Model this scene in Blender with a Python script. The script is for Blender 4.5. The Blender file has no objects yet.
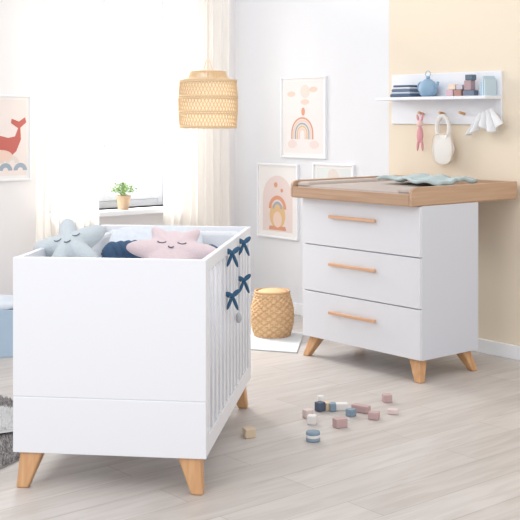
import bpy, bmesh, math, random
from mathutils import Vector, Matrix, Euler
random.seed(4)
S=bpy.context.scene
COL=S.collection
S.view_settings.view_transform='Standard'
S.view_settings.look='None'
S.view_settings.exposure=0.06
F=1100.0; HZ=118.0; CH=1.45
R=math.radians

# ------------------------------------------------------------ materials
def lin(c):
    return tuple(((v/255)/12.92 if v/255<=0.04045 else ((v/255+0.055)/1.055)**2.4) for v in c)
MATS={}
def mat(name,rgb,rough=0.5,noise=0.0,nscale=20,bump=0.0,bscale=60,sheen=0.0,spec=0.4,emit=0.0):
    if name in MATS: return MATS[name]
    m=bpy.data.materials.new(name); m.use_nodes=True
    nt=m.node_tree; b=nt.nodes['Principled BSDF']
    c=lin(rgb); b.inputs['Base Color'].default_value=(*c,1)
    b.inputs['Roughness'].default_value=rough
    b.inputs['Specular IOR Level'].default_value=spec
    if sheen: b.inputs['Sheen Weight'].default_value=sheen
    if emit:
        b.inputs['Emission Color'].default_value=(*c,1); b.inputs['Emission Strength'].default_value=emit
    tc=nt.nodes.new('ShaderNodeTexCoord')
    if noise:
        n=nt.nodes.new('ShaderNodeTexNoise'); n.inputs['Scale'].default_value=nscale; n.inputs['Detail'].default_value=4
        nt.links.new(tc.outputs['Object'],n.inputs['Vector'])
        mx=nt.nodes.new('ShaderNodeMix'); mx.data_type='RGBA'
        mx.inputs[6].default_value=(*[v*(1-noise) for v in c],1)
        mx.inputs[7].default_value=(*[min(1,v*(1+noise)) for v in c],1)
        nt.links.new(n.outputs['Fac'],mx.inputs[0]); nt.links.new(mx.outputs[2],b.inputs['Base Color'])
    if bump:
        n2=nt.nodes.new('ShaderNodeTexNoise'); n2.inputs['Scale'].default_value=bscale; n2.inputs['Detail'].default_value=3
        nt.links.new(tc.outputs['Object'],n2.inputs['Vector'])
        bp=nt.nodes.new('ShaderNodeBump'); bp.inputs['Strength'].default_value=bump; bp.inputs['Distance'].default_value=0.01
        nt.links.new(n2.outputs['Fac'],bp.inputs['Height']); nt.links.new(bp.outputs['Normal'],b.inputs['Normal'])
    MATS[name]=m; return m

def wood(name,c1,c2,axis='x',scale=1.0,rough=0.45):
    m=bpy.data.materials.new(name); m.use_nodes=True
    nt=m.node_tree; b=nt.nodes['Principled BSDF']; b.inputs['Roughness'].default_value=rough
    tc=nt.nodes.new('ShaderNodeTexCoord'); mp=nt.nodes.new('ShaderNodeMapping')
    s={'x':(2,45,45),'y':(45,2,45),'z':(45,45,2)}[axis]
    mp.inputs['Scale'].default_value=tuple(v*scale for v in s)
    n=nt.nodes.new('ShaderNodeTexNoise'); n.inputs['Scale'].default_value=1; n.inputs['Detail'].default_value=5; n.inputs['Distortion'].default_value=0.6
    cr=nt.nodes.new('ShaderNodeValToRGB'); cr.color_ramp.elements[0].position=0.3; cr.color_ramp.elements[1].position=0.7
    cr.color_ramp.elements[0].color=(*lin(c1),1); cr.color_ramp.elements[1].color=(*lin(c2),1)
    nt.links.new(tc.outputs['Object'],mp.inputs['Vector']); nt.links.new(mp.outputs[0],n.inputs['Vector'])
    nt.links.new(n.outputs['Fac'],cr.inputs[0]); nt.links.new(cr.outputs[0],b.inputs['Base Color'])
    return m

WHITE=mat('white_lacquer',(229,231,237),0.35)
DRW=mat('drawer_lacquer',(223,224,229),0.35)
OAKZ=wood('oak_leg',(194,144,100),(214,170,126),'z')
OAKX=wood('oak_tray_x',(176,142,116),(194,162,136),'x')
OAKY=wood('oak_tray_y',(180,146,118),(198,166,140),'y')
HANDLE=wood('beech_handle',(206,158,122),(222,178,144),'x')
WALLW=mat('wall_paint_white',(226,227,231),0.9,bump=0.05,bscale=200)
WALLC=mat('wall_paint_cream',(230,217,198),0.9,bump=0.05,bscale=200)
WALLWIN=mat('wall_paint_window_side',(236,234,235),0.9)
TRIM=mat('trim_white',(236,238,242),0.5)

def floor_mat():
    m=bpy.data.materials.new('floor_planks'); m.use_nodes=True
    nt=m.node_tree; b=nt.nodes['Principled BSDF']; b.inputs['Roughness'].default_value=0.40
    b.inputs['Specular IOR Level'].default_value=0.35
    tc=nt.nodes.new('ShaderNodeTexCoord')
    br=nt.nodes.new('ShaderNodeTexBrick'); br.offset=0.37
    br.inputs['Scale'].default_value=1; br.inputs['Brick Width'].default_value=1.25; br.inputs['Row Height'].default_value=0.19
    br.inputs['Mortar Size'].default_value=0.0018; br.inputs['Mortar Smooth'].default_value=0.3
    br.inputs['Color1'].default_value=(*lin((203,197,193)),1); br.inputs['Color2'].default_value=(*lin((193,186,181)),1)
    br.inputs['Mortar'].default_value=(*lin((168,160,154)),1)
    nt.links.new(tc.outputs['Object'],br.inputs['Vector'])
    mp=nt.nodes.new('ShaderNodeMapping'); mp.inputs['Scale'].default_value=(1.6,14,1)
    n=nt.nodes.new('ShaderNodeTexNoise'); n.inputs['Scale'].default_value=1.6; n.inputs['Detail'].default_value=7; n.inputs['Distortion'].default_value=1.0
    nt.links.new(tc.outputs['Object'],mp.inputs['Vector']); nt.links.new(mp.outputs[0],n.inputs['Vector'])
    cr=nt.nodes.new('ShaderNodeValToRGB'); cr.color_ramp.elements[0].position=0.32; cr.color_ramp.elements[1].position=0.62
    cr.color_ramp.elements[0].color=(0.88,0.868,0.855,1); cr.color_ramp.elements[1].color=(1.02,1.02,1.02,1)
    nt.links.new(n.outputs['Fac'],cr.inputs[0])
    mx=nt.nodes.new('ShaderNodeMix'); mx.data_type='RGBA'; mx.blend_type='MULTIPLY'; mx.inputs[0].default_value=1
    nt.links.new(br.outputs['Color'],mx.inputs[6]); nt.links.new(cr.outputs[0],mx.inputs[7])
    nt.links.new(mx.outputs[2],b.inputs['Base Color'])
    return m

# ------------------------------------------------------------ mesh helpers
def empty(name,loc,rz=0):
    o=bpy.data.objects.new(name,None); COL.objects.link(o); o.location=loc; o.rotation_euler=(0,0,rz)
    o.empty_display_size=0.1; return o
def mk(name,verts,faces,m,parent=None,loc=(0,0,0),rot=(0,0,0),smooth=False,mats=None,fm=None):
    me=bpy.data.meshes.new(name); me.from_pydata([tuple(v) for v in verts],[],faces); me.update()
    for mm in (mats or [m]): me.materials.append(mm)
    if fm:
        for p,i in zip(me.polygons,fm): p.material_index=i
    if smooth:
        for p in me.polygons: p.use_smooth=True
    o=bpy.data.objects.new(name,me); COL.objects.link(o)
    o.location=loc; o.rotation_euler=rot
    if parent: o.parent=parent
    return o
def recalc(o):
    bm=bmesh.new(); bm.from_mesh(o.data); bmesh.ops.recalc_face_normals(bm,faces=bm.faces); bm.to_mesh(o.data); bm.free()
def bev(o,w,seg=2):
    if w:
        b=o.modifiers.new('bevel','BEVEL'); b.width=w; b.segments=seg; b.limit_method='ANGLE'
BF=[(0,3,2,1),(4,5,6,7),(0,1,5,4),(1,2,6,5),(2,3,7,6),(3,0,4,7)]
def bv(x0,x1,y0,y1,z0,z1):
    return [(x0,y0,z0),(x1,y0,z0),(x1,y1,z0),(x0,y1,z0),(x0,y0,z1),(x1,y0,z1),(x1,y1,z1),(x0,y1,z1)]
def box(name,x0,x1,y0,y1,z0,z1,m,parent=None,bevel=0.002,loc=(0,0,0),rot=(0,0,0)):
    o=mk(name,bv(x0,x1,y0,y1,z0,z1),BF,m,parent,loc,rot); bev(o,bevel); return o
def boxes(name,lst,mats,parent=None,bevel=0.002,loc=(0,0,0),rot=(0,0,0)):
    V=[];Fc=[];fm=[]
    for e in lst:
        k=len(V); V+=bv(*e[:6]); Fc+=[tuple(i+k for i in f) for f in BF]; fm+=[e[6] if len(e)>6 else 0]*6
    o=mk(name,V,Fc,None,parent,loc,rot,mats=mats,fm=fm); bev(o,bevel); return o
def leg(name,top,bot,zt,m,parent):
    a,b,c,d=bot; e,f,g,h=top
    V=[(a,c,0),(b,c,0),(b,d,0),(a,d,0),(e,g,zt),(f,g,zt),(f,h,zt),(e,h,zt)]
    o=mk(name,V,BF,m,parent); bev(o,0.008,3); return o
def tube(name,pts,r,m,parent=None,loc=(0,0,0),rot=(0,0,0),cyc=False):
    cu=bpy.data.curves.new(name,'CURVE'); cu.dimensions='3D'; cu.bevel_depth=r; cu.bevel_resolution=3; cu.use_fill_caps=True
    if pts and not isinstance(pts[0][0],(tuple,list,Vector)): pts=[pts]
    for pl in pts:
        s=cu.splines.new('POLY'); s.points.add(len(pl)-1)
        for i,p in enumerate(pl): s.points[i].co=(*p,1)
        s.use_cyclic_u=cyc; s.use_smooth=True
    cu.materials.append(m)
    o=bpy.data.objects.new(name,cu); COL.objects.link(o); o.location=loc; o.rotation_euler=rot
    if parent:o.parent=parent
    return o
def lathe(name,prof,m,parent=None,loc=(0,0,0),rot=(0,0,0),n=40):
    V=[];Fc=[]
    for (r,z) in prof:
        for i in range(n):
            a=2*math.pi*i/n; V.append((r*math.cos(a),r*math.sin(a),z))
    for j in range(len(prof)-1):
        for i in range(n):
            Fc.append((j*n+i,j*n+(i+1)%n,(j+1)*n+(i+1)%n,(j+1)*n+i))
    o=mk(name,V,Fc,m,parent,loc,rot,smooth=True); return o
def puffy(name,outline,h,m,parent=None,loc=(0,0,0),rot=(0,0,0),power=0.5,flatback=False):
    n=len(outline); cx=sum(p[0] for p in outline)/n; cz=sum(p[1] for p in outline)/n
    ss=[1,.985,.94,.85,.7,.5,.25]
    V=[];Fc=[]
    def ring(s,sg):
        k=len(V); hh=h*max(0,(1-s*s))**power
        for x,z in outline: V.append((cx+(x-cx)*s,sg*hh,cz+(z-cz)*s))
        return k
    base=ring(1,0)
    for sg in (-1,1):
        if flatback and sg==1: hs=0.15
        else: hs=1
        prev=base
        for s in ss[1:]:
            k=ring(s,sg*hs)
            for i in range(n):
                j=(i+1)%n
                Fc.append((prev+i,prev+j,k+j,k+i) if sg<0 else (prev+j,prev+i,k+i,k+j))
            prev=k
        V.append((cx,sg*hs*h,cz)); c=len(V)-1
        for i in range(n):
            j=(i+1)%n
            Fc.append((prev+i,prev+j,c) if sg<0 else (prev+j,prev+i,c))
    o=mk(name,V,Fc,m,parent,loc,rot,smooth=True); return o
def radial(f,n=90): return [(f(2*math.pi*i/n)[0]*math.cos(2*math.pi*i/n),f(2*math.pi*i/n)[1]*math.sin(2*math.pi*i/n)) for i in range(n)]
def sup(rx,rz,p=4,n=60):
    o=[]
    for i in range(n):
        a=2*math.pi*i/n; c=math.cos(a); s=math.sin(a)
        o.append((rx*math.copysign(abs(c)**(2/p),c),rz*math.copysign(abs(s)**(2/p),s)))
    return o
def flat(name,pts,m,parent,y,rot=(0,0,0)):
    return mk(name,[(x,y,z) for x,z in pts],[tuple(range(len(pts)))],m,parent,rot=rot)
def arc(name,cx,cz,r0,r1,a0,a1,m,parent,y,n=24):
    V=[];Fc=[]
    for i in range(n+1):
        a=R(a0+(a1-a0)*i/n)
        V+=[(cx+r0*math.cos(a),y,cz+r0*math.sin(a)),(cx+r1*math.cos(a),y,cz+r1*math.sin(a))]
    for i in range(n): Fc.append((2*i,2*i+2,2*i+3,2*i+1))
    return mk(name,V,Fc,m,parent)
def circ(cx,cz,rx,rz=None,n=24,a0=0,a1=360):
    rz=rz or rx
    return [(cx+rx*math.cos(R(a0+(a1-a0)*i/n)),cz+rz*math.sin(R(a0+(a1-a0)*i/n))) for i in range(n if a1-a0==360 else n+1)]

# ------------------------------------------------------------ room frames
D=Vector((0.643,-0.766,0)); N=Vector((0.766,0.643,0))
P=Vector((1.362,6.818,0)); RA=R(-50)
K=P+D*(-2.425)
WX=Vector((0.766,0.643,0)); WN=Vector((-0.643,0.766,0)); WA=R(40)
def wall_t(px,off=0):
    r=(px-260)/F; q=P-N*off
    return (r*q.y-q.x)/(D.x-r*D.y)
def wall_z(px,py,off=0):
    t=wall_t(px,off); y=(P-N*off+D*t).y
    return CH-(py-HZ)*y/F
def win_x(px,off=0):
    r=(px-260)/F; q=K-WN*off
    return (r*q.y-q.x)/(WX.x-r*WX.y)
def win_z(px,py,off=0):
    y=(K-WN*off+WX*win_x(px,off)).y
    return CH-(py-HZ)*y/F
def ground(px,py,z=0):
    y=F*(CH-z)/(py-HZ); return Vector(((px-260)/F*y,y,z))

# room shell
box('floor',-6.8,0.2,-8.2,0.2,-0.06,0,floor_mat(),None,0,loc=K,rot=(0,0,WA))
tp=wall_t(389)
boxes('wall_right',[(-2.425-0.0,tp,0,0.2,0,2.7,0),(tp,5.4,0,0.2,0,2.7,1)],[WALLW,WALLC],None,0,loc=P,rot=(0,0,RA))
ox0,ox1,oz0,oz1=-1.66,-0.60,0.79,2.45
boxes('wall_window_side',[(-6.8,ox0,0,0.25,0,2.7),(ox1,0.2,0,0.25,0,2.7),(ox0,ox1,0,0.25,0,oz0),(ox0,ox1,0,0.25,oz1,2.7)],[WALLWIN],None,0,loc=K,rot=(0,0,WA))
box('baseboard_right',-2.41,5.4,-0.015,0,0,0.085,TRIM,None,0.004,loc=P,rot=(0,0,RA))
box('baseboard_window_side',-6.8,-0.02,-0.015,0,0,0.085,TRIM,None,0.004,loc=K,rot=(0,0,WA))
# window
wn=empty('window_1',K,WA)
FR=mat('window_frame_white',(236,240,247),0.4)
def frm(nm,x0,x1,z0,z1,w,y0,y1):
    boxes(nm,[(x0,x0+w,y0,y1,z0,z1),(x1-w,x1,y0,y1,z0,z1),(x0+w,x1-w,y0,y1,z0,z0+w),(x0+w,x1-w,y0,y1,z1-w,z1)],[FR],wn,0.004)
frm('outer_frame',ox0,ox1,oz0,oz1,0.05,0.13,0.2)
xm=(ox0+ox1)/2; zt=1.30
frm('casement_left',ox0+.05,xm,oz0+.05,oz1-.05,0.045,0.12,0.17)
frm('casement_right',xm,ox1-.05,oz0+.05,oz1-.05,0.045,0.12,0.17)
boxes('glazing_bars',[(ox0+.1,xm-.05,.13,.16,zt,zt+.03),(xm+.05,ox1-.1,.13,.16,zt,zt+.03)],[FR],wn,0.002)
box('sill_board',ox0-.04,ox1+.04,-0.14,0.13,oz0-0.035,oz0,TRIM,wn,0.005)
tube('handle',[(xm,.12,1.25),(xm,.09,1.25),(xm,.09,1.13)],0.006,mat('metal_handle',(230,230,235),.3),wn)
gm=bpy.data.materials.new('glass'); gm.use_nodes=True; nt=gm.node_tree; nt.nodes.clear()
o_=nt.nodes.new('ShaderNodeOutputMaterial'); t_=nt.nodes.new('ShaderNodeBsdfTransparent'); g_=nt.nodes.new('ShaderNodeBsdfGlossy'); g_.inputs['Roughness'].default_value=0.02
x_=nt.nodes.new('ShaderNodeMixShader'); x_.inputs[0].default_value=0.03
t_.inputs[0].default_value=(0.985,0.995,1,1)
nt.links.new(t_.outputs[0],x_.inputs[1]); nt.links.new(g_.outputs[0],x_.inputs[2]); nt.links.new(x_.outputs[0],o_.inputs[0])
box('glass_panes',ox0+.08,ox1-.08,0.142,0.146,oz0+.08,oz1-.08,gm,wn,0)
# curtains
cm=bpy.data.materials.new('sheer_curtain'); cm.use_nodes=True; nt=cm.node_tree; nt.nodes.clear()
o_=nt.nodes.new('ShaderNodeOutputMaterial'); d_=nt.nodes.new('ShaderNodeBsdfDiffuse'); d_.inputs[0].default_value=(*lin((251,248,243)),1)
tl=nt.nodes.new('ShaderNodeBsdfTranslucent'); tl.inputs[0].default_value=(*lin((255,251,244)),1)
tr=nt.nodes.new('ShaderNodeBsdfTransparent')
m1=nt.nodes.new('ShaderNodeMixShader'); m1.inputs[0].default_value=0.52
m2=nt.nodes.new('ShaderNodeMixShader'); m2.inputs[0].default_value=0.28
nt.links.new(d_.outputs[0],m1.inputs[1]); nt.links.new(tl.outputs[0],m1.inputs[2]); nt.links.new(m1.outputs[0],m2.inputs[1]); nt.links.new(tr.outputs[0],m2.inputs[2]); nt.links.new(m2.outputs[0],o_.inputs[0])
def curtain(px0,px1,folds,seed,name='sheer_curtain'):
    a=win_x(px0,.2); b=win_x(px1,.2); nx=folds*12; nz=26; V=[];Fc=[]
    rd=random.Random(seed); ph=[rd.uniform(-.6,.6) for _ in range(folds+2)]
    for j in range(nz+1):
        z=0.03+(2.5-0.03)*j/nz
        for i in range(nx+1):
            u=i/nx; k=u*folds
            w=0.022*math.sin(2*math.pi*k+ph[int(k)]*0.8)+0.012*math.sin(2*math.pi*k*0.43+seed+z*0.8)
            x=(a+b)/2+(b-a)*(u-.5)*(1-0.06*math.sin(math.pi*j/nz))
            V.append((x,-0.2+w,z))
    for j in range(nz):
        for i in range(nx):
            k=j*(nx+1)+i; Fc.append((k,k+1,k+nx+2,k+nx+1))
    return mk(name,V,Fc,cm,None,K,(0,0,WA),smooth=True)
curtain(34,99,8,1); curtain(163,230,8,2)
cr=empty('curtain_rod',K,WA)
tube('rod',[(win_x(25,.2),-.2,2.53),(-0.05,-.2,2.53)],0.012,TRIM,cr)
tube('brackets',[[(-1.9,-.2,2.53),(-1.9,0,2.53)],[(-.12,-.2,2.53),(-.12,0,2.53)]],0.008,TRIM,cr)

# ------------------------------------------------------------ crib
cw,cl=0.768,1.32
CO=Vector((-0.969,4.312,0))
crib=empty('baby_crib',CO,R(-7))
ZB,ZT=0.14,0.905
def endpanel(nm,y0,y1):
    boxes(nm,[(0,cw,y0,y1,ZB,0.358),(0,cw,y0,y1,0.3605,ZT)],[WHITE],crib,0.0025)
    boxes(nm+'_seam',[(0.004,cw-.004,y0+.003,y1-.003,0.350,0.37)],[WHITE],crib,0)
endpanel('foot_panel',0,.022); endpanel('head_panel',cl-.022,cl)
for nm,x0,x1 in (('side_left',0.002,0.024),('side_right',cw-.024,cw-.002)):
    L=[(x0,x1,.022,.065,ZB,ZT-.002),(x0,x1,cl-.065,cl-.022,ZB,ZT-.002),(x0,x1,.065,cl-.065,ZB,ZB+.075),(x0,x1,.065,cl-.065,ZT-.05,ZT-.002)]
    ns=12
    for i in range(ns):
        c=.065+(cl-.13)*(i+.5)/ns
        L.append((x0+.004,x1-.004,c-.021,c+.021,ZB+.075,ZT-.05))
    boxes(nm,L,[WHITE],crib,0.002)
for (nm,sx,sy) in (('leg_1',0,0),('leg_2',1,0),('leg_3',0,1),('leg_4',1,1)):
    def fx(a,b): return (a,b) if not sx else (cw-b,cw-a)
    def fy(a,b): return (a,b) if not sy else (cl-b,cl-a)
    leg(nm,(*fx(.024,.115),*fy(.012,.09)),(*fx(.012,.059),*fy(.0,.042)),ZB+.001,OAKZ,crib)
MATT=mat('mattress_white',(236,237,241),.9,bump=.1)
boxes('mattress',[(.03,cw-.03,.03,cl-.03,.44,.47),(.035,cw-.035,.035,cl-.035,.47,.62)],[MATT],crib,.012)
PAD=mat('bumper_fabric',(226,229,234),.95,noise=.03,nscale=30,bump=.2,bscale=120)
NAVY=mat('navy_fabric',(66,92,122),.95,noise=.15,nscale=60,bump=.2)
boxes('bumper',[(.05,cw-.05,cl-.075,cl-.03,.61,.885),(.03,.07,.62,cl-.03,.61,.875),(cw-.07,cw-.03,.35,cl-.03,.61,.875)],[PAD],crib,.018)
BLUEG=mat('plush_blue_grey',(190,199,205),.95,noise=.05,nscale=60,bump=.3,bscale=150,sheen=.2)
PINK=mat('plush_pink',(218,200,204),.95,noise=.05,nscale=60,bump=.3,bscale=150,sheen=.2)
DARK=mat('stitch_dark',(90,95,108),.9)
def star_r(R0,k=.30,n=5,ph=math.pi/2):
    return radial(lambda a:(R0*(1-k+k*math.cos(n*(a-ph))),)*2)
def cribw(x,y,z):
    return Matrix.Translation(CO)@Matrix.Rotation(R(-7),4,'Z')@Vector((x,y,z))
star=empty('plush_star',cribw(.125,.36,.905)); star.rotation_euler=(R(-50),R(-16),R(4))
puffy('body',star_r(.165,.27),.056,BLUEG,star)
for sx in(-1,1):
    tube('eye',[(sx*.04+.016*math.cos(R(a)),-.055,.012+.012*math.sin(R(a))) for a in range(200,345,20)],.002,DARK,star)
tube('mouth',[(.014*math.cos(R(a)),-.058,-.015+.010*math.sin(R(a))) for a in range(200,345,20)],.002,DARK,star)
pk=empty('plush_cat_cushion',cribw(.505,.64,.856)); pk.rotation_euler=(R(-44),R(3),R(-4))
def catf(a):
    d=math.degrees(a)%360
    def g(c,w,h): 
        e=abs((d-c+180)%360-180); return h*math.exp(-(e/w)**2)
    r=.110+g(50,12,.055)+g(130,12,.055)+g(3,15,.100)+g(177,15,.100)+g(300,22,.05)+g(240,22,.05)
    return (r,r)
puffy('body',radial(catf,120),.052,PINK,pk)
for sx in(-1,1):
    tube('eye',[(sx*.045+.02*math.cos(R(a)),-.051,.02+.012*math.sin(R(a))) for a in range(200,345,20)],.0024,DARK,pk)
tube('nose',[(.012*math.cos(R(a)),-.055,-.008+.010*math.sin(R(a))) for a in range(200,345,20)],.0028,DARK,pk)
nv=empty('navy_braided_cushion',(0,0,0))
for sgn in(0,1,2):
    pl=[]
    for i in range(60):
        u=i/59; a=u*16+sgn*2.094
        pl.append(tuple(cribw(.20+.22*u,.66+.10*math.sin(u*3),.835)+Vector((.0,.028*math.cos(a),.028*math.sin(a)))))
    tube('strand',pl,.030,NAVY,nv)
pc=empty('crib_pillow',cribw(.34,1.04,.81)); pc.rotation_euler=(R(-45),0,0)
puffy('pillow',sup(.23,.15),.06,mat('pillow_grey',(214,220,228),.95,noise=.12,nscale=40),pc)
n2=empty('navy_cushion',cribw(.635,.88,.79)); n2.rotation_euler=(R(-30),R(10),R(-60))
puffy('cushion',sup(.085,.07),.03,NAVY,n2)
TIE=mat('tie_navy',(56,94,126),.9)
for i,(y,z) in enumerate([(.58,.862),(.95,.866),(.58,.675),(.95,.69)]):
    x=cw+.016
    for k,(ang,l) in enumerate([(28,.045),(160,.045),(242,.062),(296,.07)]):
        puffy('tie_%d_%d'%(i+1,k+1),[(l*.5+px_,pz_) for px_,pz_ in circ(0,0,l*.55,.012 if k<2 else .008)],.007,TIE,crib,loc=(x,y,z),rot=(0,R(-ang),R(48)))
    puffy('tie_%d_knot'%(i+1),circ(0,0,.011),.012,TIE,crib,loc=(x,y,z),rot=(0,0,R(48)))
    tube('tie_%d_loop'%(i+1),[(cw+.003,y-.03,z),(x,y,z),(cw+.003,y+.03,z)],.004,TIE,crib)
GREYP=mat('plush_grey',(185,187,192),.95)
puffy('hanging_mouse',circ(0,0,.014,.024),.014,GREYP,crib,loc=(cw+.012,.80,.54),rot=(0,0,R(90)))
tube('hanging_mouse_string',[(cw+.012,.80,.56),(cw+.008,.80,.87)],.0012,GREYP,crib)

# ------------------------------------------------------------ changing dresser
dw,dd=0.955,0.497
DO=(.259,6.728,0)
dr=empty('changing_table_dresser',DO,RA)
bz0,bz1=.122,.967
DSIDE_SHADE=mat('dresser_side_shaded',(210,214,224),.4)  # carcass white darkened and cooled: shade on the side face put into its colour
boxes('carcass',[(0,.018,.018,dd,bz0,bz1),(dw-.018,dw,.018,dd,bz0,bz1),(.018,dw-.018,.02,dd,bz0,bz0+.018),(.018,dw-.018,.02,dd,bz1-.018,bz1),(.018,dw-.018,dd-.01,dd,bz0,bz1),(.018,dw-.018,.022,.03,bz0,bz1)],[DSIDE_SHADE],dr,.001)
hh=(bz1-bz0)/3
for i in range(3):
    z0=bz0+hh*i+.003; z1=bz0+hh*(i+1)-.003
    box('drawer_%d'%(i+1),.003,dw-.003,0,.02,z0,z1,DRW,dr,.002)
    hz=(.297,.584,.866)[i]
    boxes('handle_%d'%(i+1),[(.255,.635,-.028,-.014,hz-.009,hz+.009),(.275,.30,-.016,.001,hz-.007,hz+.007),(.59,.615,-.016,.001,hz-.007,hz+.007)],[HANDLE],dr,.003)
for (nm,sx,sy) in (('leg_1',0,0),('leg_2',1,0),('leg_3',0,1),('leg_4',1,1)):
    def fx(a,b): return (a,b) if not sx else (dw-b,dw-a)
    def fy(a,b): return (a,b) if not sy else (dd-b,dd-a)
    leg(nm,(*fx(.035,.115),*fy(.03,.10)),(*fx(.0,.045),*fy(.0,.042)),bz0+.001,OAKZ,dr)
tx0,tx1,ty0,ty1=-.03,dw+.0,-.07,.86
tz=bz1+.005
box('tray_base',tx0+.005,tx1-.005,ty0+.005,ty1-.005,tz-.005,tz+.018,OAKX,dr,.002)
box('tray_front_lip',tx0+.02,tx1-.02,ty0,ty0+.018,tz,tz+.062,OAKX,dr,.004)
box('tray_back_rim',tx0+.02,tx1-.02,ty1-.018,ty1,tz,tz+.10,OAKX,dr,.004)
def siderim(nm,x0,x1):
    prof=[(ty0,tz),(ty1,tz),(ty1,tz+.10),(ty0+.10,tz+.10),(ty0+.05,tz+.10),(ty0+.02,tz+.095),(ty0+.007,tz+.085),(ty0,tz+.072)]
    n=len(prof); V=[(x0,y,z) for y,z in prof]+[(x1,y,z) for y,z in prof]
    Fc=[tuple(range(n)),tuple(range(2*n-1,n-1,-1))]+[(i,i+n,(i+1)%n+n,(i+1)%n) for i in range(n)]
    o=mk(nm,V,Fc,OAKY,dr); recalc(o); bev(o,.003)
siderim('tray_side_left',tx0,tx0+.018); siderim('tray_side_right',tx1-.018,tx1)
mt=empty('changing_mat',DO,RA)
MATB=mat('changing_mat_taupe',(184,172,165),.7,noise=.12,nscale=25)
boxes('mat_pad',[(-.005,.93,-.045,.70,tz+.019,tz+.075)],[MATB],mt,.02)
boxes('mat_wedges',[(-.005,.11,-.045,.70,tz+.055,tz+.092),(.82,.93,-.045,.70,tz+.055,tz+.092)],[MATB],mt,.02)
MINT=mat('blanket_mint',(180,195,197),.95,noise=.08,nscale=40,bump=.3,bscale=150)
V=[];Fc=[];nx,ny=40,20
for j in range(ny+1):
    for i in range(nx+1):
        u=i/nx; v=j/ny
        x=.30+.50*u+.015*math.sin(v*7); y=.34+.34*v+.03*math.sin(u*6)
        z=tz+.116+.008*math.sin(u*17+v*6)+.005*math.sin(v*21+u*5)+ .008*math.sin(math.pi*u)
        V.append((x,y,z))
for j in range(ny):
    for i in range(nx):
        k=j*(nx+1)+i; Fc.append((k,k+1,k+nx+2,k+nx+1))
bl=mk('baby_blanket',V,Fc,MINT,None,DO,(0,0,RA),smooth=True)
so=bl.modifiers.new('s','SOLIDIFY'); so.thickness=.02; so.offset=-1

# ------------------------------------------------------------ wall shelf
t0=wall_t(393); t1=wall_t(503)
ws=empty('wall_shelf',P,RA)
zp=1.565
boxes('back_panel',[(t0,t1,-.016,0,1.41,1.738)],[WHITE],ws,.003)
box('shelf_board',t0-.0,t1,-.17,-.016,zp,zp+.02,WHITE,ws,.003)
pegs=[wall_t(p,.04) for p in(421,442,462,486)]
tube('pegs',[[(t,-.016,1.475),(t,-.065,1.485)] for t in pegs],.009,OAKZ,ws)
zs=zp+.0205
def sx(px): return wall_t(px,.09)
cl1=empty('folded_cloths',P,RA)
for i,(c,h) in enumerate([((84,102,128),.02),((190,200,212),.014),((106,120,146),.018),((220,222,226),.012),((84,102,128),.014)]):
    z=zs+sum([.02,.014,.018,.012,.014][:i])
    box('cloth_%d'%(i+1),sx(396)+.004*i,sx(416)-.003*i,-.15+.003*i,-.03,z,z+h,mat('cloth%d'%i,c,.9),cl1,.006)
jar=empty('blue_jug',P+D*sx(428)-N*.09+Vector((0,0,zs)),RA)
JB=mat('jug_blue',(140,170,196),.35)
lathe('body',[(0,0),(.035,0),(.052,.015),(.062,.045),(.060,.07),(.045,.095),(.03,.103),(.03,.108),(0,.118)],JB,jar)
lathe('lid_knob',[(0,.112),(.012,.115),(.014,.124),(.009,.132),(0,.134)],JB,jar)
tube('handle',[(-.055+.03*math.cos(R(a)),0,.065+.03*math.sin(R(a))) for a in range(70,291,20)],.006,JB,jar)
tube('spout',[(.05,0,.05),(.075,0,.07),(.085,0,.095)],.009,JB,jar)
tube('loop',[(.0+.02*math.cos(R(a)),0,.145+.02*math.sin(R(a))) for a in range(0,361,20)],.0025,JB,jar)
e=empty('small_building_blocks',P,RA)
for i,(a,b,z,h,c) in enumerate([(449,456,0,.04,(200,170,180)),(457,464,0,.04,(170,130,120)),(451,458,.0405,.035,(225,205,190)),(459,465,.0405,.03,(190,190,200)),(466,477,0,.035,(110,120,140)),(467,474,.0355,.06,(170,145,150)),(468,475,.096,.035,(95,110,125))]):
    box('block_%d'%(i+1),sx(a),sx(b),-.12,-.075,zs+z,zs+z+h,mat('sb%d'%i,c,.6),e,.004)
e=empty('lotion_bottle',P+D*sx(483)-N*.09+Vector((0,0,zs)),RA)
lathe('bottle',[(0,0),(.02,0),(.021,.005),(.021,.07),(.015,.08),(.008,.085),(.008,.1),(0,.1)],mat('bottle_blue',(160,185,205),.4),e)
e=empty('picture_book',P,RA)
boxes('cover',[(sx(487),sx(487)+.012,-.14,-.03,zs,zs+.12),(sx(489),sx(489)+.01,-.14,-.03,zs,zs+.10)],[mat('book_blue',(190,210,222),.6)],e,.001)
def hang(nm,px,py_top,off=.075):
    t=wall_t(px,off); return empty(nm,P+D*t-N*off,RA)
hp=hang('hanging_pink_plush',420,116)
PK2=mat('toy_pink',(216,156,162),.9)
z1=1.475
tube('loop',[(0,.03,z1+.012),(0,.0,z1-.01),(0,0,z1-.05)],.002,PK2,hp)
puffy('head',circ(0,0,.022,.025),.018,mat('toy_pink_light',(228,194,192),.9),hp,loc=(0,0,z1-.06))
for s in(-1,1): puffy('ear',circ(0,.02,.008,.026),.007,PK2,hp,loc=(s*.014,0,z1-.045),rot=(0,R(14*s),0))
puffy('body',radial(lambda a:(.024-.006*math.sin(a),.055)),.018,PK2,hp,loc=(0,0,z1-.13))
for s in(-1,1): puffy('limb',circ(0,-.03,.009,.045),.009,PK2,hp,loc=(s*.013,0,z1-.165),rot=(0,R(-8*s),0))
bb=hang('baby_bib',442,116)
BIB=mat('bib_white',(228,224,220),.95,bump=.3,bscale=120)
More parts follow.
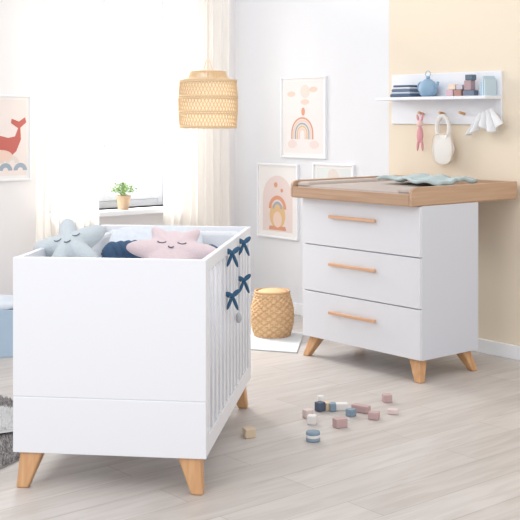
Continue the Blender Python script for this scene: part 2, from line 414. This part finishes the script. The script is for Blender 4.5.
puffy('bib_front',[(x*(1+.08*math.cos(z*60)),z) for x,z in sup(.085,.10,3)],.014,BIB,bb,loc=(0,.01,1.255),power=.35)
tube('bib_neck',[(.05*math.cos(R(a)),.01,1.385+.078*math.sin(R(a))) for a in range(-60,241,15)],.014,BIB,bb)
tube('bib_trim',[(x,-.004,z+1.255) for x,z in sup(.083,.097,3)],.003,mat('bib_trim',(222,205,186),.9),bb,cyc=True)
tw=hang('hanging_muslin_cloth',484,116)
TWM=mat('muslin_white',(232,233,236),.95,bump=.3,bscale=100)
V=[];Fc=[];nx,nz=28,12
for j in range(nz+1):
    v=j/nz
    for i in range(nx+1):
        u=i/nx-.5
        wd=.05+.09*v
        V.append((u*2*wd,.01+.018*math.sin(u*26)*(0.4+v)-0.01*v,1.492-v*(.085+.05*abs(math.sin(u*5+.5)))+.03*u))
for j in range(nz):
    for i in range(nx):
        k=j*(nx+1)+i; Fc.append((k,k+1,k+nx+2,k+nx+1))
o=mk('cloth',V,Fc,TWM,tw,smooth=True); so=o.modifiers.new('s','SOLIDIFY'); so.thickness=.006

# ------------------------------------------------------------ framed pictures
PAPER=mat('paper',(236,233,232),.8); FRW=mat('frame_white',(238,240,244),.4)
TERR=mat('art_terracotta',(216,156,128),.8); PEACH=mat('art_peach',(232,204,190),.8); BGY=mat('art_bluegrey',(160,172,186),.8)
ROSE=mat('art_rose',(228,212,208),.8); MUST=mat('art_mustard',(222,188,140),.8); RED=mat('art_red',(196,108,100),.8); SAND=mat('art_sand',(222,212,204),.8)
def frame(o,x0,x1,z0,z1,bg,w=.014):
    boxes('frame',[(x0,x0+w,-.02,0,z0,z1),(x1-w,x1,-.02,0,z0,z1),(x0+w,x1-w,-.02,0,z0,z0+w),(x0+w,x1-w,-.02,0,z1-w,z1)],[FRW],o,.002)
    box('paper',x0+w,x1-w,-.008,-.001,z0+w,z1-w,PAPER,o,0)
    i=.035; flat('art_ground',[(x0+i,z0+i),(x1-i,z0+i),(x1-i,z1-i),(x0+i,z1-i)],bg,o,-.0085)
def rainbow(o,cx,cz,r,y=-.0095):
    for i,m in enumerate([TERR,PEACH,BGY,MUST,PEACH]):
        a=r*(1-i*.17); b=r*(1-i*.17-.11)
        arc('rainbow_%d'%(i+1),cx,cz,b,a,0,180,m,o,y)
        for s in(-1,1): flat('rainbow_leg',[(cx+s*b,cz-r*.35),(cx+s*a,cz-r*.35),(cx+s*a,cz),(cx+s*b,cz)][::s],m,o,y)
def wframe(px0,px1,py0,py1):
    x0=wall_t(px0,.01); x1=wall_t(px1,.01); pm=(px0+px1)/2
    return x0,x1,wall_z(pm,py1),wall_z(pm,py0)
p1=empty('framed_picture',P,RA)
x0,x1,z0,z1=wframe(281,326,76.5,158); frame(p1,x0,x1,z0,z1,mat('art_pale_rose',(232,226,225),.8))
cx=(x0+x1)/2; w=x1-x0
rainbow(p1,cx-.01,z0+.18,.12)
for s,yy in((-.13,.47),(.11,.50),(0.02,.41)): flat('cloud',circ(cx+s,z0+yy,.045,.02),PEACH,p1,-.009)
flat('moon',circ(cx+.02,z1-.11,.05),SAND,p1,-.0088)
for s in(-1,1): flat('grass',circ(cx+s*.12,z0+.10,.05,.03),ROSE,p1,-.0092)
flat('hearts',circ(cx,z0+.34,.02,.03),TERR,p1,-.0092)
p2=empty('framed_picture',P,RA)
x0,x1,z0,z1=wframe(257.5,298,163.5,238); frame(p2,x0,x1,z0,z1,PAPER)
cx=(x0+x1)/2
flat('arch_back',circ(cx,z0+.30,.17,.17,a0=0,a1=180)+[(cx-.17,z0+.05),(cx+.17,z0+.05)],ROSE,p2,-.0088)
flat('dots',circ(cx-.02,z0+.40,.02),TERR,p2,-.0092); flat('dots2',circ(cx+.05,z0+.36,.015),TERR,p2,-.0092)
flat('body',circ(cx,z0+.17,.09,.10),MUST,p2,-.0092)
arc('arc',cx,z0+.22,.07,.10,0,180,TERR,p2,-.0095); arc('arc2',cx,z0+.22,.035,.055,0,180,BGY,p2,-.0096)
flat('belly',circ(cx,z0+.14,.05,.06),PEACH,p2,-.0096)
flat('legs',[(cx-.10,z0+.06),(cx+.10,z0+.06),(cx+.09,z0+.09),(cx-.09,z0+.09)],TERR,p2,-.0094)
p3=empty('framed_picture',P,RA)
x0,x1,z0,z1=wframe(313,354,163.5,240); frame(p3,x0,x1,z0,z1,mat('art_sage',(220,224,224),.8))
cx=(x0+x1)/2
flat('sun',circ(cx,z1-.1,.06),SAND,p3,-.009); flat('hill',circ(cx,z0+.06,.17,.15,a0=0,a1=180),BGY,p3,-.009)
p4=empty('framed_picture',K,WA)
x1=win_x(31,.01); x0=x1-.50; z1=win_z(31,95); z0=win_z(31,180)
frame(p4,x0,x1,z0,z1,mat('art_blush',(234,224,220),.8))
wx=x1-.20; wz=z0+.22
flat('whale_body',[(wx-.16,wz-.04),(wx-.13,wz+.05),(wx-.05,wz+.09),(wx+.03,wz+.07),(wx+.08,wz+.08),(wx+.105,wz+.14),(wx+.12,wz+.14),(wx+.125,wz+.06),(wx+.09,wz-.02),(wx+.02,wz-.08),(wx-.08,wz-.10)][::-1],RED,p4,-.009)
flat('whale_tail',[(wx+.11,wz+.13),(wx+.05,wz+.17),(wx+.055,wz+.20),(wx+.11,wz+.18),(wx+.155,wz+.21),(wx+.165,wz+.175)],RED,p4,-.0092)
flat('whale_belly',circ(wx-.03,wz-.05,.09,.04),PEACH,p4,-.0094)
for i in range(4): arc('wave',x0+.09+.11*i,z0+.07,.02,.05,0,180,BGY,p4,-.0095)
for i in range(3): arc('wave',x0+.14+.11*i,z0+.12,.02,.05,0,180,SAND,p4,-.0093)

# ------------------------------------------------------------ pendant lamp
lx,ly=(208-260)/F*7.0,7.0
lp=empty('rattan_pendant_lamp',(lx,ly,0))
RAT=mat('rattan',(226,200,164),.7,noise=.10,nscale=90)
Rm=.187; zb,ztp=1.388,1.690
def prof(u):
    return Rm*(.95+.05*math.sin(math.pi*u)) 
sp=[]
nd=52
for k in range(nd):
    for s in(-1,1):
        pl=[]
        for j in range(13):
            u=j/12; a=2*math.pi*k/nd+s*u*0.75; r=prof(u)+s*.0015
            pl.append((r*math.cos(a),r*math.sin(a),zb+(ztp-zb)*u))
        sp.append(pl)
tube('weave',sp,.0024,RAT,lp)
rings=[]
for u,rr in((0,.0),(.03,.0),(.30,.002),(.34,.002),(.62,.002),(.66,.002),(.97,0),(1,0)):
    r=prof(u)+.002
    rings.append([(r*math.cos(R(a)),r*math.sin(R(a)),zb+(ztp-zb)*u) for a in range(0,360,6)])
tube('rings',rings,.0045,RAT,lp,cyc=True)
sp=[]
for k in range(72):
    a=2*math.pi*k/72; sp.append([(Rm*.95*math.cos(a),Rm*.95*math.sin(a),ztp),(.125*math.cos(a+.1),.125*math.sin(a+.1),ztp+.012),(.11*math.cos(a+.1),.11*math.sin(a+.1),ztp+.055),(.03*math.cos(a+.2),.03*math.sin(a+.2),ztp+.062)])
tube('top_weave',sp,.003,RAT,lp)
tube('hanging_loop',[[(.03,0,ztp+.062),(.008,0,ztp+.13)],[(-.03,0,ztp+.062),(-.008,0,ztp+.13)],[(0,.03,ztp+.062),(0,.008,ztp+.13)],[(0,-.03,ztp+.062),(0,-.008,ztp+.13)]],.003,RAT,lp)
tube('cap_ring',[[(r*math.cos(R(a)),r*math.sin(R(a)),z) for a in range(0,360,8)] for r,z in((.125,ztp+.012),(.11,ztp+.055),(.03,ztp+.062))],.004,RAT,lp,cyc=True)
lm=bpy.data.materials.new('lamp_inner_shade'); lm.use_nodes=True; nt=lm.node_tree; nt.nodes.clear()
o_=nt.nodes.new('ShaderNodeOutputMaterial'); d_=nt.nodes.new('ShaderNodeBsdfDiffuse'); d_.inputs[0].default_value=(*lin((248,236,214)),1)
tl=nt.nodes.new('ShaderNodeBsdfTranslucent'); tl.inputs[0].default_value=(*lin((252,240,218)),1)
m1=nt.nodes.new('ShaderNodeMixShader'); nt.links.new(d_.outputs[0],m1.inputs[1]); nt.links.new(tl.outputs[0],m1.inputs[2]); nt.links.new(m1.outputs[0],o_.inputs[0])
lathe('inner_shade',[(Rm*.93,zb+.005),(Rm*.97,(zb+ztp)/2),(Rm*.93,ztp-.005)],lm,lp)
lathe('bulb',[(0,1.50),(.02,1.505),(.03,1.53),(.025,1.56),(.014,1.58),(.014,1.64),(0,1.64)],mat('bulb',(255,245,230),.3),lp)
tube('cord',[(0,0,1.64),(0,0,2.7)],.004,mat('cord',(222,208,190),.7),lp)
ld=bpy.data.lights.new('bulb_light','POINT'); ld.energy=0.8; ld.color=(1,.9,.76); ld.shadow_soft_size=.04
lo=bpy.data.objects.new('bulb_light',ld); COL.objects.link(lo); lo.parent=lp; lo.location=(0,0,1.46)

# ------------------------------------------------------------ rattan basket
bk=empty('wicker_basket',(ground(272,334).x,7.3,0))
B1=mat('wicker_light',(222,186,144),.7); B2=mat('wicker_dark',(202,162,120),.7)
V=[];Fc=[];fm=[];n=120;rows=60;Hb=.30
for j in range(rows+1):
    u=j/rows; rb=.100+.044*math.sin(math.pi*(.12+.80*u))**1.1
    if u>.93: rb+=.006
    for i in range(n):
        a=2*math.pi*i/n
        w=.004*math.sin(20*a+ (math.pi if (j//3)%2 else 0))*(1 if u<.93 else 0)+.0015*math.cos(j*2.1)
        V.append(((rb+w)*math.cos(a),(rb+w)*math.sin(a),u*Hb))
for j in range(rows):
    for i in range(n):
        Fc.append((j*n+i,j*n+(i+1)%n,(j+1)*n+(i+1)%n,(j+1)*n+i)); fm.append(1 if ((i+j//2*2)//3)%3==0 or ((i-j//2*2)//3)%3==0 else 0)
Fc.append(tuple(range(n-1,-1,-1))); fm.append(0)
o=mk('weave',V,Fc,None,bk,mats=[B1,B2],fm=fm,smooth=True)
so=o.modifiers.new('s','SOLIDIFY'); so.thickness=.008
tube('rim',[(.113*math.cos(R(a)),.113*math.sin(R(a)),Hb) for a in range(0,360,6)],.008,B2,bk,cyc=True)
puffy('cushion_lid',circ(0,0,.105),.03,B1,bk,loc=(0,0,Hb-.012),rot=(R(90),0,0))

def slab(nm,pts,h,m,bump=0):
    n=len(pts); V=[(x,y,0.001) for x,y in pts]+[(x,y,h) for x,y in pts]
    Fc=[tuple(range(n-1,-1,-1)),tuple(range(n,2*n))]+[(i,(i+1)%n,(i+1)%n+n,i+n) for i in range(n)]
    o=mk(nm,V,Fc,m); recalc(o); bev(o,h*.35,2); return o
g=[ground(*q) for q in((236,349),(297,353.5),(304,334),(238,326))]
slab('white_floor_mat',[(v.x,v.y) for v in g],.010,mat('mat_white',(218,222,225),.9,bump=.3,bscale=80))

# ------------------------------------------------------------ toy blocks on floor
tb=empty('wooden_toy_blocks',(0,0,0))
CB={'n':(214,194,168),'m':(190,162,162),'d':(84,96,116),'w':(228,226,224),'b':(132,152,170),'p':(218,200,198)}
for k,c in CB.items(): mat('block_'+k,c,.6)
def blk(px,py,l,w,h,rz,k,z=0):
    g=ground(px,py,z)
    box('block',-l/2,l/2,-w/2,w/2,0,h,MATS['block_'+k],tb,.004,loc=(g.x,g.y,z+.0005),rot=(0,0,R(rz)))
q=.042
for a in [(249,437,.05,.05,q,20,'n'),(308,418,q,q,q,30,'p'),(312,424,q,q,q,-15,'w'),(320,411,.04,.04,.045,40,'d'),(327,410,.025,.045,.04,20,'n'),(339,410,.085,.04,.035,5,'w'),(333,411,.03,.04,.04,0,'b'),(340,427,.06,.045,q,25,'m'),(351,416,.04,.04,.035,50,'b'),(361,412,.09,.04,.035,-35,'m'),(374,419,.05,.045,.035,-20,'m'),(387,402,.045,.045,.04,10,'m'),(393,414,.05,.03,.025,-10,'p')]:
    blk(*a)
g=ground(313,441)
for i,(k,zz) in enumerate((('b',0.0005),('w',.016),('b',.028))):
    lathe('disc_%d'%i,[(0,0),(.03,0),(.032,.004),(.032,.012),(.03,.0155),(0,.0155)],MATS['block_'+k],tb,loc=(g.x,g.y,zz))
lathe('arch_cyl',[(0,0),(.018,0),(.018,.04),(0,.04)],MATS['block_w'],tb,loc=(ground(321,404).x,ground(321,404).y,.001))

# ------------------------------------------------------------ rug + sheepskin (left)
def shag(nm,cx,cy,rx,ry,h,m,cols,n,L,seed):
    rd=random.Random(seed); V=[];Fc=[];fm=[]
    N_=72
    for z,s in((0.001,1),(h,.985)):
        for i in range(N_):
            a=2*math.pi*i/N_; V.append((rx*s*math.cos(a),ry*s*math.sin(a),z))
    Fc.append(tuple(range(N_,2*N_))); fm.append(0)
    Fc.append(tuple(range(N_-1,-1,-1))); fm.append(0)
    for i in range(N_): Fc.append((i,(i+1)%N_,(i+1)%N_+N_,i+N_)); fm.append(0)
    for _ in range(n):
        a=rd.uniform(0,2*math.pi); r=math.sqrt(rd.random())
        x=rx*r*math.cos(a); y=ry*r*math.sin(a); b=rd.uniform(0,2*math.pi); w=.0035
        dx,dy=w*math.cos(b),w*math.sin(b); ox,oy=rd.uniform(-1,1)*L*.6,rd.uniform(-1,1)*L*.6
        k=len(V); V+= [(x-dx,y-dy,h*.8),(x+dx,y+dy,h*.8),(x+ox,y+oy,h+L*rd.uniform(.5,1))]
        Fc.append((k,k+1,k+2)); fm.append(rd.randrange(len(cols)))
    return mk(nm,V,Fc,None,None,(cx,cy,0),mats=cols,fm=fm)
rugc=[mat('rug_g1',(152,148,148),.95),mat('rug_g2',(176,172,172),.95),mat('rug_g3',(128,125,126),.95),mat('rug_g4',(202,198,196),.95)]
shag('grey_shag_rug',-1.835,4.95,.86,.90,.010,None,rugc,50000,.016,1)
shw=[mat('skin_w1',(238,238,238),.95),mat('skin_w2',(232,232,233),.95)]
sk=shag('white_sheepskin',-1.50,5.14,.48,.24,.014,None,shw,14000,.018,2)
sk.location.z=.026

# ------------------------------------------------------------ storage box (left)
gb=ground(15,357)
sb=empty('blue_storage_box',(gb.x,gb.y,0),R(8))
BX=mat('box_blue',(172,194,214),.7,noise=.04,nscale=30)
boxes('box_body',[(-.45,0,0,.012,0,.285),(-.45,0,.348,.36,0,.285),(-.45,-.438,.012,.348,0,.285),(-.012,0,.012,.348,0,.285),(-.438,-.012,.012,.348,0,.012)],[BX],sb,.004)
puffy('cushion',sup(.22,.175,8),.04,mat('box_cushion',(214,222,232),.95,noise=.05),sb,loc=(-.225,.18,.30),rot=(R(90),0,0),power=.3)
puffy('cushion_fill',sup(.205,.16,6),.12,mat('box_fill',(235,235,235),.95),sb,loc=(-.225,.18,.14),rot=(R(90),0,0))

# ------------------------------------------------------------ potted herb on sill
pxx=win_x(123,.05)
pt=empty('potted_herb',K+WX*pxx-WN*.055+Vector((0,0,oz0)),WA)
lathe('pot',[(0,0),(.038,0),(.050,.085),(.054,.088),(.054,.102),(.048,.102),(.045,.09),(0,.09)],mat('pot_tan',(218,188,156),.7),pt)
G1=mat('leaf_green',(136,168,104),.6); G2=mat('leaf_green2',(165,192,130),.6)
rd=random.Random(7); V=[];Fc=[];fm=[];st=[]
for i in range(170):
    a=rd.uniform(0,6.28); rr=rd.uniform(0,.10); z=.10+rd.uniform(0,.075)*(1.1-rr*6)+.02
    c=Vector((rr*math.cos(a),rr*math.sin(a),z)); e=Euler((rd.uniform(-.9,.9),rd.uniform(-.9,.9),rd.uniform(0,6.28))).to_matrix()
    l=rd.uniform(.016,.026); k=len(V)
    for p in((0,0,0),(l*.5,l*.4,.003),(l*1.1,0,-.002),(l*.5,-l*.4,.003)): V.append(tuple(c+e@Vector(p)))
    Fc.append((k,k+1,k+2,k+3)); fm.append(rd.randrange(2))
    if i%4==0: st.append([(rd.uniform(-.02,.02),rd.uniform(-.02,.02),.088),tuple(c)])
mk('leaves',V,Fc,None,pt,mats=[G1,G2],fm=fm); tube('stems',st,.0012,G1,pt)

# ------------------------------------------------------------ lights
w=bpy.data.worlds.new('World'); S.world=w; w.use_nodes=True
bg=w.node_tree.nodes['Background']; bg.inputs[0].default_value=(.985,.99,1,1); bg.inputs[1].default_value=1.15
def area(nm,loc,tgt,size,e,col=(1,1,1),sy=None):
    l=bpy.data.lights.new(nm,'AREA'); l.energy=e; l.size=size; l.color=col
    if sy: l.shape='RECTANGLE'; l.size_y=sy
    o=bpy.data.objects.new(nm,l); COL.objects.link(o); o.location=loc
    o.rotation_euler=(Vector(tgt)-Vector(loc)).to_track_quat('-Z','Y').to_euler(); return o
wc=K+WX*((ox0+ox1)/2)+WN*1.1+Vector((0,0,2.5))
area('window_daylight',wc,wc-WN*3+Vector((0,0,-2.0)),1.8,270,(1,.975,.94),1.3)
area('added_key_light',(-2.4,1.2,3.6),(0.2,6,.6),2.2,54,(1,.985,.965))  # unseen lamp added high at camera left to give the shading a direction

cam=bpy.data.cameras.new('camera'); co=bpy.data.objects.new('camera',cam); COL.objects.link(co)
co.location=(0,0,CH); co.rotation_euler=(R(90),0,0)
cam.sensor_width=36; cam.lens=36*F/520; cam.shift_y=-(260-HZ)/520; cam.clip_end=60
S.camera=co
